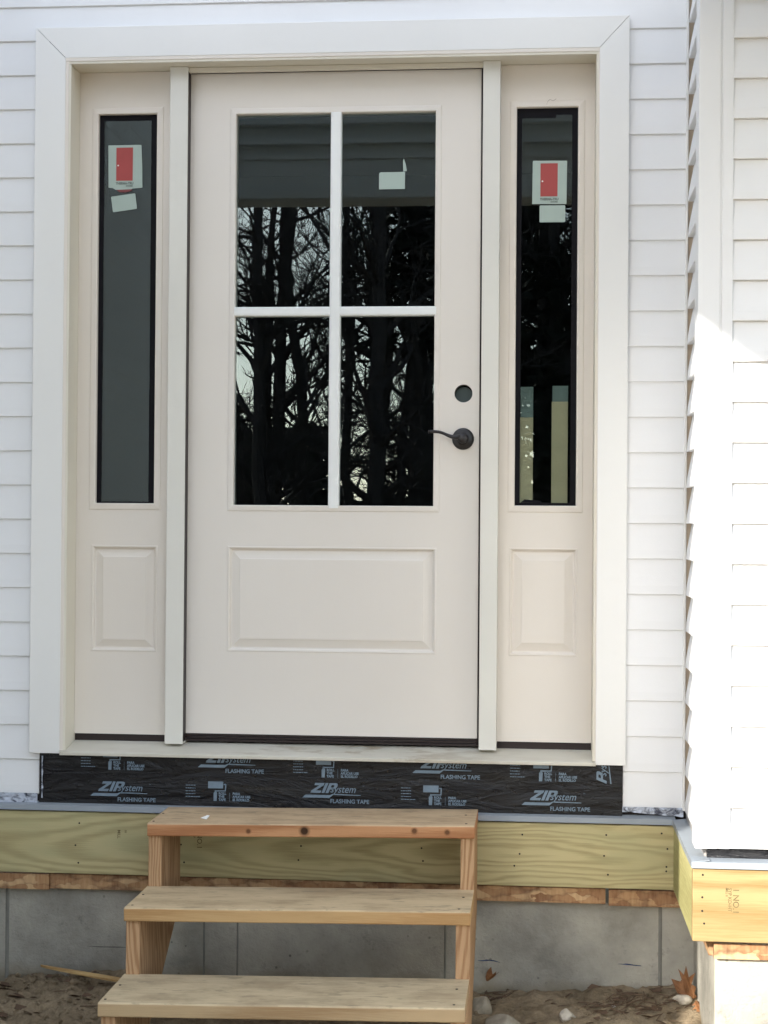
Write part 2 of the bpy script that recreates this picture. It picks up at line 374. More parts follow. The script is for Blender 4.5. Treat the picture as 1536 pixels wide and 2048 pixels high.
# ================================================================== GROUND
def axis(lo, hi, step, far, f0=1.35):
    a = []; x = lo
    while x < hi: a.append(x); x += step
    a.append(hi); s = step; x = hi; b = []
    while x < far: s *= f0; x += s; b.append(x)
    s = step; x = lo; c = []
    while x > -far: s *= f0; x -= s; c.append(x)
    return c[::-1]+a+b
def ground_z(x, y):
    z = -.80
    near = math.exp(-((y-.0)/.35)**2)
    z += near*(.035+.045*math.exp(-((x+.62)/.28)**2)+.05*max(0, min(1, (x-.35)/.6)))
    z += .016*mnoise.fractal(Vector((x*5, y*5, 1)), 1, 2, 3)
    rough = .012+.016*max(0, min(1, (-x-.2)))
    z += rough*mnoise.fractal(Vector((x*22, y*22, 4)), .8, 2.1, 5)
    d = math.hypot(x, y)
    if d > 12: z += .25*mnoise.noise(Vector((x*.05, y*.05, 7)))
    return z
def build_ground():
    xs = axis(-1.5, 1.6, .011, 400); ys = axis(-.75, .06, .009, 400)
    bm = bmesh.new(); vv = [[bm.verts.new((x, y, ground_z(x, y))) for x in xs] for y in ys]
    for j in range(len(ys)-1):
        for i in range(len(xs)-1): bm.faces.new((vv[j][i], vv[j][i+1], vv[j+1][i+1], vv[j+1][i]))
    me = D.meshes.new('ground'); bm.to_mesh(me); bm.free(); me.materials.append(DIRT)
    for p in me.polygons: p.use_smooth = True
    o = D.objects.new('ground', me); COL.objects.link(o); o['kind'] = 'structure'
build_ground()

# ================================================================== HOUSE: recessed entry wall
wall = empty('siding_wall', (-.9, .02, -.2), 'recessed white clapboard wall around the front door, in the shade', 'wall')
mb = MB()
siding(mb, (-1.4, .0255), (-.842, .0255), (0, -1), 0, 22)
siding(mb, (.914, .0255), (1.087, .0255), (0, -1), 0, 22, seglen=.08)
siding(mb, (-1.4, .0255), (1.087, .0255), (0, -1), 22, 31)
mb.build('clapboard_siding', VINYL, wall, recalc=True)
mb = MB()
mb.box(-1.4, -.79, .026, .16, -.24, 3.06); mb.box(.84, 2.4, .026, .16, -.24, 3.06); mb.box(-.79, .84, .026, .16, 2.065, 3.06)
mb.build('wall_core', GAP, wall)
mb = MB(); mb.box(1.0935, 1.1055, .002, .03, -.186, 3.0); mb.box(1.1055, 1.118, -.0195, .03, -.186, 3.0); mb.build('corner_channel', CHAN, wall)
mb = MB(); mb.box(1.087, 1.0930, -.004, .03, -.188, 3.0)
mb.build('inside_corner_post', TRIM, wall, .0012)
mb = MB(); mb.box(-.79, .84, .026, .16, -.24, -.064); mb.build('rim_core', GAP, wall)

# ------------------------------------------------------------------ bump-out wall to the right
bw = empty('siding_wall', (1.3, -.55, -.2), 'projecting white clapboard wall on the right with corner post, sunlit below a diagonal shadow', 'wall')
mb = MB()
siding(mb, (1.150, -.5592), (2.4, -.5592), (0, -1), 0, 31, lip=.0135)
mb.build('clapboard_siding', VINYL, bw)
mb = MB(); siding(mb, (1.1075, -.026), (1.1075, -.49), (-1, 0), 0, 31, lip=.0170, top=.0008, seglen=.12)
mb.build('side_clapboard_siding', VINYL, bw)
mb = MB(); mb.box(1.108, 2.4, -.555, -.02, -.20, 3.06); mb.build('wall_core', GAP, bw)
mb = MB()
mb.box(1.0672, 1.124, -.5740, -.497, -.1868, 3.05)
mb.box(1.128, 1.1565, -.5735, -.552, -.1866, 3.05)
mb.box(1.124, 1.128, -.5722, -.552, -.1864, 3.05)
mb.build('corner_post', VINYL, bw, .0018)
mb = MB(); mb.box(1.10, 2.4, -.5585, -.50, -.214, -.186); mb.build('black_tape_strip', TAPE, bw)
mb = MB(); mb.box(1.095, 1.14, -.54, -.02, -.214, -.19); mb.build('grey_tape_strip', MEMBRANE, bw)

# ------------------------------------------------------------------ left wing wall, porch header, roofs (seen in the glass and by their shade), added light blockers
WX = -1.40
ww = empty('garage_wing_wall', (WX, -2, -.2), 'white clapboard wing wall left of the entry, seen only as grey reflection in the left sidelight', 'wall')
mb = MB(); siding(mb, (WX+.001, -.0), (WX+.001, -3.92), (1, 0), 0, 31, lip=.0035, seglen=.6); mb.build('clapboard_siding', VINYL, ww)
mb = MB(); mb.box(WX-4.5, WX, -3.98, .1, -.24, 3.02); mb.build('wall_core', VINYL, ww)
mb = MB(); mb.box(WX-.07, WX+.018, -4.0, -3.91, -.24, 3.02); mb.build('corner_post', VINYL, ww, .002)
mb = MB(); mb.box(WX-4.5, WX-.02, -3.96, .1, -1.2, -.24); mb.build('foundation', CONC, ww)
rf = MB(); rf.prism([(WX, .2, 3.043), (WX, .2, 3.22), (WX-3.0, .2, 6.22), (WX-3.0, .2, 6.043)], (0, -6.9, 0)).prism([(WX-3.002, .2, 6.043), (WX-3.002, .2, 6.22), (WX-6.0, .2, 3.22), (WX-6.0, .2, 3.043)], (0, -6.9, 0))
tag(rf.build('wing_roof', ROOFM), 'dark overhanging roof of the left wing, throwing the diagonal shadow on the right wall', 'roof')
er = MB(); er.prism([(1.10, -.545, 2.62), (1.10, -2.30, 2.34), (1.10, -2.30, 2.46), (1.10, -.545, 2.74)], (1.9, 0, 0)); tag(er.build('sky_block_roof', ROOFM), 'unseen roof slab added over the projecting right wall to cut sky light', 'roof')  # added slab out of view, dims sky light on the right wall
ph = empty('porch_header', (0, -1.8, 2), 'white porch beam above the entry, reflected in the upper door glass', 'beam')
mb = MB(); mb.box(-.93, 1.02, -1.93, -1.78, 2.018, 2.43); mb.build('beam', SOFFIT, ph, .003)
mb = MB(); mb.box(-.93, 1.02, -1.778, -1.762, 2.023, 2.058); mb.box(-.93, 1.02, -1.778, -1.768, 2.19, 2.21); mb.box(-.93, 1.02, -1.778, -1.745, 2.25, 2.27); mb.box(-.93, 1.02, -1.778, -1.73, 2.33, 2.43); mb.build('beam_trim', SOFFIT, ph, .002)
mb = MB(); mb.box(-.93, 1.02, -1.93, -1.80, 2.435, 3.25); mb.build('sun_block_panel', SOFFIT, ph)  # added unseen panel above the beam, keeps sun off the upper walls
mr = MB(); mr.box(WX+.01, 2.5, -.12, .4, 3.07, 3.16); mr.box(1.06, 2.6, -.62, -.121, 3.0715, 3.1615); tag(mr.build('main_roof', ROOFM), 'dark main roof edge above the entry wall, outside the picture', 'roof')

# ------------------------------------------------------------------ ledger boards
def nails(parent, pts, y, x=None):
    for (a, z) in pts:
        n = MB(); n.disc((a, y-.0006, z), .0035, .004, 8, .0028); n.build('nail_head', GAP, parent)
def stamp(parent, x, y, z, lines, h, mat, name='grade_stamp', ang=-math.pi/2):
    mb = MB()
    for s, dx, size in lines: mb.add(text_mesh(s, size, 0, size*.012), XZ(x+dx, y, z, 1, 1, ang))
    mb.build(name, mat, parent, recalc=False)
STAMP = mat_paint('faded_stamp_ink', (.15, .115, .05), .8, .4, 90)
lb = empty('ledger_board', (0, 0, -.33), 'long greenish treated board under the door, running behind the steps', 'board')
mb = MB(); mb.box(-2.6, 1.0715, 0, .030, -.4215, -.2345); mb.build('board', LEDG, lb, .0025)
nails(lb, [(-.7185,-.268),(-.730,-.335),(-.7205,-.388),(.6195,-.2695),(.612,-.3265),(.5965,-.362),(.8655,-.2645),(.8595,-.326),(.871,-.381),(1.0265,-.256),(1.0435,-.301),(1.041,-.3535),(1.0405,-.3665),(-.040,-.320),(-.0475,-.362),(.3215,-.317),(.326,-.355),(-.405,-.325),(-.395,-.378)], 0)
stamp(lb, -.355, -.0008, -.288, [('NO.1', 0, .021), ('SYP', -.013, .010)], 0, STAMP)
stamp(lb, -.578, -.0008, -.285, [('IIII', 0, .009), ('MILL', -.022, .013)], 0, STAMP)
lc = empty('ledger_board', (1.3, -.585, -.33), 'bright yellow sunlit treated board wrapping the corner at the lower right', 'board')
mb = MB(); mb.box(1.0610, 2.4, -.588, -.556, -.4225, -.2365); mb.build('front_board', LEDG2, lc, .0025)
mb = MB(); mb.box(1.0613, 1.093, -.5555, -.001, -.4215, -.2330); mb.build('side_board', LEDGS, lc, .0025)
nails(lc, [(1.0865,-.2515),(1.0855,-.309),(1.0855,-.344),(1.0905,-.376)], -.588)
stamp(lc, 1.1635, -.5888, -.283, [('1 NO.1', 0, .0215), ('SYP KD-HT', -.0125, .0125), ('MILL 8', -.019, .008)], 0, STAMP)
# grey drip flashing
fl = empty('drip_flashing', (0, 0, -.22), 'grey metal drip edge on top of the long board beneath the black tape', 'flashing')
def lipstrip(xa, xb, y_out, y_in, zt, zb, wob=.0012):
    mb = MB(); k = 40; rows = []
    for j in range(k+1):
        x = xa+(xb-xa)*j/k; d = wob*mnoise.noise(Vector((x*2.3, 1, 5))); e = wob*mnoise.noise(Vector((x*3.1, 4, 2)))
        rows.append([mb.bm.verts.new(p) for p in ((x, y_in, zt+.006+d), (x, y_out, zt+d), (x, y_out-.0016, zt-.001+d), (x, y_out-.0030+e, zb+e), (x, y_out+.0005, zb+.001+e), (x, y_out+.002, zt-.004+d))])
    for a, b in zip(rows, rows[1:]):
        for i in range(5): mb.bm.faces.new((a[i], b[i], b[i+1], a[i+1]))
    return mb
lipstrip(-2.6, 1.066, -.0045, .024, -.2135, -.2300).build('metal_strip', GREYMETAL, fl)
f2 = empty('drip_flashing', (1.3, -.59, -.22), 'pale grey metal drip edge on top of the yellow corner board', 'flashing')
lipstrip(1.0585, 2.4, -.5915, -.55, -.2175, -.2335, .0004).build('metal_strip', GREYMETAL, f2)
mb = MB(); rows = []
mb.prism([(1.0570, -.5915, -.2335), (1.0570, -.5915, -.2175), (1.104, -.5915, -.2125), (1.104, -.5915, -.2145), (1.0590, -.5915, -.2195), (1.0590, -.5915, -.2335)], (0, .583, .0035))
mb.build('side_strip', GREYMETAL, f2)
# OSB sheathing edges
o1 = empty('sheathing_strip', (-.9, .02, -.45), 'short pale strand-board end under the green board at the far left', 'sheathing', 'strips of strand board under the ledger')
mb = MB(); mb.box(-1.4, -.8125, .006, .03, -.4735, -.4265); mb.build('board', OSB, o1, .001)
o2 = empty('sheathing_strip', (0, .02, -.45), 'long strand-board strip running behind the steps, under the green board', 'sheathing', 'strips of strand board under the ledger')
mb = MB(); mb.box(-.811, .865, .012, .03, -.4705, -.4255); mb.build('board', OSB, o2, .001)
o3 = empty('sheathing_strip', (1, .02, -.45), 'strand-board piece right of the dark joint, near the inside corner', 'sheathing', 'strips of strand board under the ledger')
mb = MB(); mb.box(.8745, 1.098, .010, .03, -.4745, -.4270); mb.build('board', OSB, o3, .001)
o4 = empty('sheathing_strip', (1.3, -.56, -.45), 'orange sunlit strand-board strip under the yellow corner board', 'sheathing', 'strips of strand board under the ledger')
OSB2 = OSB
mb = MB(); mb.box(1.1195, 2.4, -.556, -.53, -.4740, -.4340); mb.build('board', OSB2, o4, .001)
mb = MB(); mb.box(1.108, 1.130, -.5295, -.02, -.4725, -.425); mb.build('side_board', OSB2, o4, .001)
# foundation
fw = empty('foundation_wall', (0, .04, -.7), 'shaded grey concrete foundation behind the steps, with form seams and blue chalk dashes', 'wall')
mb = MB()
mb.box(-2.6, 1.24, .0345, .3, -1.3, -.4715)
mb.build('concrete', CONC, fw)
mb = MB()
for x, wd in ((-.951, .006), (-.339, .003), (-.236, .0028), (.392, .0035), (1.0265, .0055)):
    mb.prism([(x-wd, .0346, -.472), (x-wd*.2, .0318, -.472), (x+wd*.4, .0322, -.472), (x+wd, .0346, -.472)], (0, 0, -.6))
mb.build('form_seam', mat_paint('seam_shade_concrete', (.20, .195, .17), .9, .2, 20), fw)  # darker tone paints in the shadow lines of the seams
def chalk(pts, w_, mat=BLUECHALK, nm='chalk_mark'):
    mb = MB(); prev = None
    for i, (x, z) in enumerate(pts):
        k = w_*(1 if 0 < i < len(pts)-1 else .3); cur = [mb.bm.verts.new((x, .0336, z+k)), mb.bm.verts.new((x, .0336, z-k))]
        if prev: mb.bm.faces.new((prev[0], prev[1], cur[1], cur[0]))
        prev = cur
    mb.build(nm, mat, fw)
chalk([(.490,-.6535),(.505,-.6535),(.524,-.6515),(.538,-.6530),(.556,-.6575)], .0016)
chalk([(.512,-.6500),(.524,-.6515),(.530,-.6522)], .0012)
chalk([(.9045,-.6500),(.928,-.6512),(.957,-.6530),(.972,-.6535)], .0014)
chalk([(.922,-.6480),(.945,-.6515),(.972,-.6550)], .0011)
chalk([(-.70,-.6475),(-.66,-.6490),(-.60,-.6478),(-.575,-.6480)], .0009, GAP, 'crack')
fb = empty('foundation_wall', (1.3, -.53, -.7), 'sunlit pale concrete foundation of the projecting wall at the lower right', 'wall')
mb = MB(); mb.box(1.124, 2.4, -.5345, .034, -1.3, -.4735); mb.build('concrete', CONC, fb, .004)

# ================================================================== FLASHING TAPE with its print
tp = empty('flashing_tape', (0, .01, -.14), 'black adhesive flashing tape with blue-grey print below the door sill', 'tape')
mb = MB(); nx, nz = 150, 14; vv = []
for j in range(nz+1):
    row = []
    for i in range(nx+1):
        x = -.848+1.76*i/nx; z = -.213+.158*j/nz
        if i == nx: x += .0012*math.sin(j*2.1)
        d = .0016*mnoise.fractal(Vector((x*2.2, 0, z*22)), .9, 2, 3)
        row.append(mb.bm.verts.new((x, .0125-d, z+(0.0012*mnoise.noise(Vector((x*3, 2, 2))) if j == 0 else 0))))
    vv.append(row)
for j in range(nz):
    for i in range(nx): mb.bm.faces.new((vv[j][i], vv[j][i+1], vv[j+1][i+1], vv[j+1][i]))
back = {}
mb.box(-.847, .911, .016, .0255, -.212, -.056)
mb.build('tape', TAPE, tp, smooth=False)
PY = .0094
def sl(pts, ox, oz, mb, y=PY): mb.poly([(ox+x, y, oz+z) for x, z in pts])
MES = {}
def T(mb, s, x, z, size, shear=0, bold=0, sx=1, y=PY, space=1, mw=None):
    k = (s, size, shear, bold, space)
    if k not in MES: MES[k] = text_mesh(s, size, shear, bold, space)
    mb.add(MES[k], (mw @ XZ(x, y, z, sx)) if mw else XZ(x, y, z, sx))
def zip_logo(mb, ox, oz, mw=None):
    q = MB()
    sl([(0, 0), (.0095, .0085), (.0835, .0085), (.0930, .0125), (.176, .0105), (.1755, .0085), (.0925, .0090), (.0815, .0000)], ox, oz, q)
    S = lambda x, z: (x+z*.42, z)            # slant
    o = .018
    def P(pts, dx): sl([S(x+dx, z+.0145) for x, z in pts], ox, oz, q)
    P([(0, 0), (.0305, 0), (.0305, .0072), (.0135, .0072), (.0305, .0230), (.0305, .0298), (.0025, .0298), (.0025, .0226), (.0175, .0226), (0, .0066)], o)       # Z
    P([(0, 0), (.0088, 0), (.0088, .0298), (0, .0298)], o+.0335)                                                                                       # I
    P([(0, 0), (.0088, 0), (.0088, .0298), (0, .0298)], o+.0455)                                                                                       # P
    P([(.0088, .0298), (.0088, .0240), (.0165, .0240), (.0185, .0205), (.0165, .0168), (.0088, .0168), (.0088, .0108), (.0190, .0108), (.0262, .0150), (.0275, .0215), (.0255, .0275), (.0205, .0298)], o+.0455)
    T(q, 'system', ox+.0835, oz+.0165, .0305, .30, .00012, .90)
    T(q, 'TM', ox+.181, oz+.036, .0045, 0, 0)
    T(q, 'FLASHING TAPE', ox+.084, oz-.0150, .0168, 0, .0004, .98)
    me = D.meshes.new('tmp'); q.bm.to_mesh(me); q.bm.free()
    mb.add(me, mw or Matrix())
def roller(mb, ox, oz):
    sl([(0, 0), (0, -.0205), (.0455, -.0205), (.0460, 0)], ox, oz, mb)
    sl([(.0475, -.0065), (.0560, -.0070), (.0545, -.0290), (.0250, -.0300), (.0250, -.0345), (.0205, -.0345), (.0205, -.0262), (.0515, -.0262), (.0520, -.0100), (.0475, -.0100)], ox, oz, mb)
    sl([(.0170, -.0350), (.0195, -.0310), (.0265, -.0310), (.0280, -.0350), (.0265, -.0585), (.0170, -.0585)], ox, oz, mb)
    for i, s in enumerate(('ROLL', 'THE', 'TAPE')): T(mb, s, ox+.0325, oz-.0390-.0093*i, .0100, 0, .0005, .95)
    sl([(.0655, -.0330), (.0662, -.0330), (.0662, -.0590), (.0655, -.0590)], ox, oz, mb)
    for i, s in enumerate(('PARA', 'APLICAR USE', 'EL RODILLO')): T(mb, s, ox+.0750, oz-.0390-.0093*i, .0100, 0, .0005, .92)
def micro(mb, ox, oz):
    rr = random.Random(int(ox*1000))
    for i in range(5):
        x = 0; L = .030 if i < 4 else .044
        while x < L:
            wd = rr.uniform(.003, .009); sl([(x, 0), (min(x+wd, L), 0), (min(x+wd, L), .0022), (x, .0022)], ox, oz-.0085*i, mb); x += wd+.0012
for x, z in ((-.6880, -.1855), (-.0385, -.1760), (.6165, -.1835), (-.3575, -.0925), (.2915, -.0960)):
    mb = MB(); zip_logo(mb, x, z); mb.build('printed_logo', INK, tp, recalc=False)
for x, z in ((-.3255, -.1345), (.3245, -.1320), (-.6500, -.0475), (.0020, -.0570), (.6505, -.0540)):
    mb = MB(); roller(mb, x, z); mb.build('printed_roller_sign', INK, tp, recalc=False)
for x, z in ((-.394, -.148), (.258, -.142), (-.718, -.064), (-.067, -.069), (.582, -.068)):
    mb = MB(); micro(mb, x, z); mb.build('printed_fine_text', INK, tp, recalc=False)
# end piece of tape turned on its side, showing the tail of the same print
vm = Matrix.Translation((.866, 0, -.116)) @ Matrix.Rotation(-math.pi/2, 4, 'Y') @ Matrix.Translation((-.0, 0, -.0))
q = MB()
S = lambda x, z: (x+z*.42, z)
sl([S(x, z) for x, z in [(0, 0), (.0088, 0), (.0088, .0298), (0, .0298)]], 0, 0, q); sl([S(x, z) for x, z in [(.0088, .0298), (.0088, .0240), (.0165, .0240), (.0185, .0205), (.0165, .0168), (.0088, .0168), (.0088, .0108), (.0190, .0108), (.0262, .0150), (.0275, .0215), (.0255, .0275), (.0205, .0298)]], 0, 0, q)
T(q, 'sys', .021, .001, .0305, .30, .00012, .9); sl([(0, -.0105), (.062, -.0045), (.062, -.0065), (.000, -.0145)], 0, 0, q)
me = D.meshes.new('tmp'); q.bm.to_mesh(me); q.bm.free(); mb = MB(); mb.add(me, vm)
mb.build('printed_logo', INK, tp, recalc=False)

# ================================================================== DOOR FRAME
df = empty('door_frame', (.025, .05, -.05), 'cream wooden frame with head, side jambs and two pale mullion posts holding the door', 'frame')
mb = MB(); mb.box(-.800, -.7660, .0032, .16, -.0500, 2.0402)
mb.build('side_jamb', JAMB, df, .0015)
mb = MB(); mb.box(.8235, .856, .0032, .16, -.0500, 2.0402); mb.build('side_jamb', JAMB, df, .0015)
mb = MB(); mb.box(-.800, .856, .0030, .16, 2.0405, 2.062); mb.build('head_jamb', JAMB, df, .0015)
def brickmould():
    mb = MB()
    mb.box(-.7835, -.7725, .0012, .02, -.0505, 2.0480); mb.box(.8300, .8345, .0012, .02, -.0505, 2.0480); mb.box(-.7835, .8345, .0010, .02, 2.0482, 2.0600)
    return mb
brickmould().build('trim_strip', CREAM, df, .0015)
mb = MB(); mb.box(-.4138, .4868, .062, .076, 2.0253, 2.0400); mb.build('head_stop', JAMB, df, .001)
for xa, xb in ((-.4700, -.4140), (.4870, .5395)):
    mb = MB(); mb.box(xa, xb, .050, .16, -.0300, 2.0403); mb.build('mullion_post', MULL, df, .0022)
mb = MB(); mb.box(-.4138, .4868, .0940, .1400, 2.0266, 2.0403); mb.box(-.4139, -.4128, .0540, .0872, -.022, 2.0252); mb.box(.4809, .4868, .100, .1400, -.024, 2.0251)
mb.build('weatherstrip', SEAL, df)
mb = MB()
mb.prism([(-.7655, -.0120, -.0620), (-.7655, -.0120, -.0530), (-.7655, -.0095, -.0510), (-.7655, .105, -.0300), (-.7655, .16, -.0300), (-.7655, .16, -.0620)], (1.589, 0, 0))
mb.build('sill', SILL, df, .0012)
mb = MB(); mb.box(-.779, -.7657, -.0120, .10, -.0620, -.0508); mb.box(.8237, .8330, -.0120, .10, -.0620, -.0508); mb.build('sill_horn', SILL, df, .0012)
# ------------------------------------------------------------------ casing boards round the opening
cs = empty('door_casing', (.02, 0, 0), 'wide flat white casing boards mitred around the whole door opening', 'trim')
XL, XR, ZT, iL, iR, iT = -.8773, .9198, 2.1529, -.7830, .8332, 2.0592
g = .0007
MB().prism([(XL, 0, -.0585), (iL, 0, -.0585), (iL, 0, iT-g), (XL, 0, ZT-g)], (0, .030, 0)).build('side_board', TRIM, cs, .0012)
MB().prism([(iR, 0, -.0600), (XR, 0, -.0600), (XR, 0, ZT-g), (iR, 0, iT-g)], (0, .030, 0)).build('side_board', TRIM, cs, .0012)
MB().prism([(XL+g, 0, ZT), (iL+g, 0, iT), (iR-g, 0, iT), (XR-g, 0, ZT)], (0, .0298, 0)).build('head_board', TRIM, cs, .0012)

# ================================================================== ENTRY DOOR
HX, HZ = .4328, 1.0423
dr = empty('entry_door', (.035, .088, 0), 'cream primed entry door with four-pane glass above one raised panel', 'door')
YF = .088
gl = (-.270, .343, .696, 1.9000); pn = (-.287, .354, .252, .5745)
plate((-.4124, .4805, 0, 2.0263), [gl, pn], YF, YF+.044, [(HX, HZ, .0272)]).build('door_slab', DOORM, dr, 0)
def raised_panel(rect, y, mat, parent, wd=.037):
    mb = MB()
    rings(mb, rect, [(0, y), (.0015, y-.0012), (.004, y-.0016), (.0075, y+.0012), (.0105, y+.0085), (.014, y+.0095), (wd-.002, y+.0028), (wd, y+.0015), (wd+.004, y+.0012)])
    return mb.build('raised_panel', mat, parent)
raised_panel(pn, YF, DOORM, dr, .039)
def lip(rect, out, y, depth, mat, parent, name='glazing_frame'):
    """moulded frame lying on the face round an opening and returning into it"""
    r = (rect[0]-out, rect[1]+out, rect[2]-out*.75, rect[3]+out)
    mb = MB(); rings(mb, r, [(0, y), (.0012, y-.0022), (.0045, y-.0030), (out*.8, y-.0045), (out-.001, y-.0035), (out, y-.001), (out+.0004, y+depth)], cap=False)
    return mb.build(name, mat, parent)
lip(gl, .0185, YF, .014, DOORM, dr)
YG = YF+.0125
mx0, mx1, mz0, mz1 = .0225, .0555, 1.2790, 1.3072
for (xa, xb) in ((gl[0], mx0+.004), (mx1-.004, gl[1])):
    for (za, zb) in ((gl[2], mz0+.004), (mz1-.004, gl[3])):
        MB().box(xa, xb, YG, YG+.004, za, zb).build('glass_pane', GLASS, dr)
def muntin(a0, a1, b0, b1, vertical, y0, y1):
    mb = MB(); m_ = (b0+b1)/2; h = (b1-b0)/2
    prof = [(-h, y1), (-h, y0+.004), (-h*.78, y0+.0006), (-h*.4, y0), (h*.4, y0), (h*.78, y0+.0006), (h, y0+.004), (h, y1)]
    if vertical: mb.prism([(m_+p, y, a0) for p, y in prof], (0, 0, a1-a0))
    else: mb.prism([(a0, y, m_+p) for p, y in prof], (a1-a0, 0, 0))
    return mb
muntin(gl[2]-.0035, gl[3]+.002, mx0, mx1, True, YF-.0065, YG-.0004).build('muntin_bar', MUNT, dr)
muntin(gl[0]-.0015, mx0+.002, mz0, mz1, False, YF-.0055, YG-.0004).build('muntin_bar', MUNT, dr)
muntin(mx1-.002, gl[1]+.0055, mz0, mz1, False, YF-.0055, YG-.0004).build('muntin_bar', MUNT, dr)
mb = MB(); mb.box(gl[0], gl[1], YG+.016, YG+.030, mz0+.002, mz1-.002); mb.box(mx0+.002, mx1-.002, YG+.0165, YG+.029, gl[2], gl[3]); mb.build('inner_grille', MUNT, dr)
# lock hole lining and far rim
mb = MB(); N = 40
for i in range(N):
    a, b = 2*math.pi*i/N, 2*math.pi*(i+1)/N; r = .0271
    mb.poly([(HX+r*math.cos(t), y, HZ+r*math.sin(t)) for t, y in ((a, YF+.001), (b, YF+.001), (b, YF+.044), (a, YF+.044))])
mb.build('lock_bore', mat_paint('bore_lining', (.20, .19, .17), .7, .1, 9), dr)
MB().disc((HX, YF+.030, HZ-.0045), .0270, .004, 32).build('bore_backing', mat_paint('teal_grey_film', (.055, .085, .088), .35, .1, 9), dr)
# sweep and bottom
mb = MB()
for i, z in enumerate((-.0075, -.0160, -.0250)): mb.box(-.4160, .4800, YF+.0015+.002*i, YF+.04, z, z+.0074)
mb.build('door_sweep', SEAL, dr, .001)
# lever handle
hd = empty('x', (0,0,0), None, None); D.objects.remove(hd)
rx, rz = .4325, .9045
mb = MB(); N = 40
prof = [(.0330, YF), (.0332, YF-.004), (.0315, YF-.0075), (.0240, YF-.0095), (.0180, YF-.0100), (.0150, YF-.0120), (.0145, YF-.030), (.0150, YF-.040), (.0135, YF-.0445), (.006, YF-.0465), (.0001, YF-.0467)]
rows = [[mb.bm.verts.new((rx+r*math.cos(2*math.pi*i/N), y, rz+r*math.sin(2*math.pi*i/N))) for i in range(N)] for r, y in prof]
for a, b in zip(rows, rows[1:]):
    for i in range(N): mb.bm.faces.new((a[i], a[(i+1) % N], b[(i+1) % N], b[i]))
ro = mb.build('rosette', BRONZE, dr, smooth=True)
mb = MB(); pts = []; rad = []
for k in range(17):
    t = k/16; x = rx-.006-.097*t; z = rz+.002+.0215*(1/(1+math.exp(-9*(t-.46))))-.0035*t*t+(.0015 if t < .1 else 0)
    pts.append((x, YF-.036+.006*math.sin(t*3.1), z)); rad.append(.0082-.0035*min(1, t*2)+.0012*max(0, t-.6))
mb.tube(pts, rad, 10, 1.5).build('door_handle', BRONZE, dr, smooth=True)

# ================================================================== SIDELIGHTS
def sidelight(x0, x1, gx0, gx1, px0, px1, label, pz, cut):
    s = empty('sidelight', ((x0+x1)/2, .1, 0), label, 'sidelight window'); y = .100
    g = (gx0, gx1, .6990, 1.9095); p = (px0, px1, pz[0], pz[1])
    plate((x0, x1, -.0087, 2.0398), [g, p], y, y+.04).build('side_panel', CREAM, s)
    raised_panel(p, y, CREAM, s, .036 if cut else .038)
    lip(g, .0205, y, .012, CREAM, s)
    MB().box(gx0, gx1, y+.0115, y+.0155, g[2], g[3]).build('glass_pane', GLASS, s)
    mb = MB(); yt = y+.0100
    a = .0155
    if cut:
        L = [(gx0, g[2]), (gx1, g[2]), (gx1, g[3]), (gx0, g[3])]
        mb.box(gx0, gx0+a-.001, yt, yt+.001, g[2], g[3]); mb.box(gx1-a-.0045, gx1, yt, yt+.001, g[2], g[3])  # real border; right strip widened to paint in the lip's shadow
        mb.box(gx0+a-.001, gx1-a-.0045, yt, yt+.001, g[2], g[2]+.010); mb.box(gx0+a-.001, gx1-a-.0045, yt, yt+.001, g[3]-.017, g[3])
    else:
        mb.box(gx0, gx0+a, yt, yt+.001, g[2], g[3]); mb.box(gx1-a-.002, gx1, yt, yt+.001, g[2], g[3])
        mb.box(gx0+a, gx1-a-.002, yt, yt+.001, g[2], g[2]+.014); mb.box(gx0+a, gx0+.118, yt, yt+.001, g[3]-.029, g[3]); mb.box(gx0+.118, gx1-a-.002, yt, yt+.001, g[3]-.020, g[3])
        mb.prism([(gx0+.018, yt, g[2]+.0142), (gx0+.080, yt, g[2]+.0142), (gx0+.080, yt, g[2]+.020), (gx0+.03, yt, g[2]+.024)], (0, .001, 0))
    mb.build('glazing_border', BLACK, s)
    MB().box(x0+.001, x1-.001, y+.004, y+.04, -.0315, -.0092).build('bottom_seal', SEAL, s, .001)
    return s
sidelight(-.7655, -.4705, -.7048, -.5210, -.716, -.508, 'narrow left sidelight with grey glass and a small raised panel below', (.246, .5742), True)
sidelight(.5400, .8230, .5885, .7730, .5735, .7795, 'narrow right sidelight with black glass, olive boards inside and a small raised panel', (.2505, .5768), False)
lt = MB(); lt.tube([(.678, .094, 1.917), (.681, .092, 1.926), (.688, .093, 1.9315), (.696, .094, 1.9275), (.702, .094, 1.930), (.7065, .094, 1.9335)], .0005, 5)
tag(lt.build('loose_thread', TWIG), 'fine curled thread clinging above the right sidelight glass', 'thread')

# ------------------------------------------------------------------ stickers on the glass
def sticker(name, pts, y, label, cat='sticker', group=None, parts=()):
    cx = sum(p[0] for p in pts)/len(pts); cz = sum(p[1] for p in pts)/len(pts)
    e = empty(name, (cx, y, cz), label, cat, group)
    MB().prism([(x, y, z) for x, z in pts], (0, .0006, 0)).build('paper', PAPER, e)
    return e
def rr(x0, x1, z0, z1, r=.004, rot=0):
    pts = []
    for cx, cz, a0 in ((x1-r, z1-r, 0), (x0+r, z1-r, 90), (x0+r, z0+r, 180), (x1-r, z0+r, 270)):
        for k in range(4): a = R(a0+k*30); pts.append((cx+r*math.cos(a), cz+r*math.sin(a)))
    mx, mz = (x0+x1)/2, (z0+z1)/2; c, s_ = math.cos(rot), math.sin(rot)
    return [(mx+(x-mx)*c-(z-mz)*s_, mz+(x-mx)*s_+(z-mz)*c) for x, z in pts]
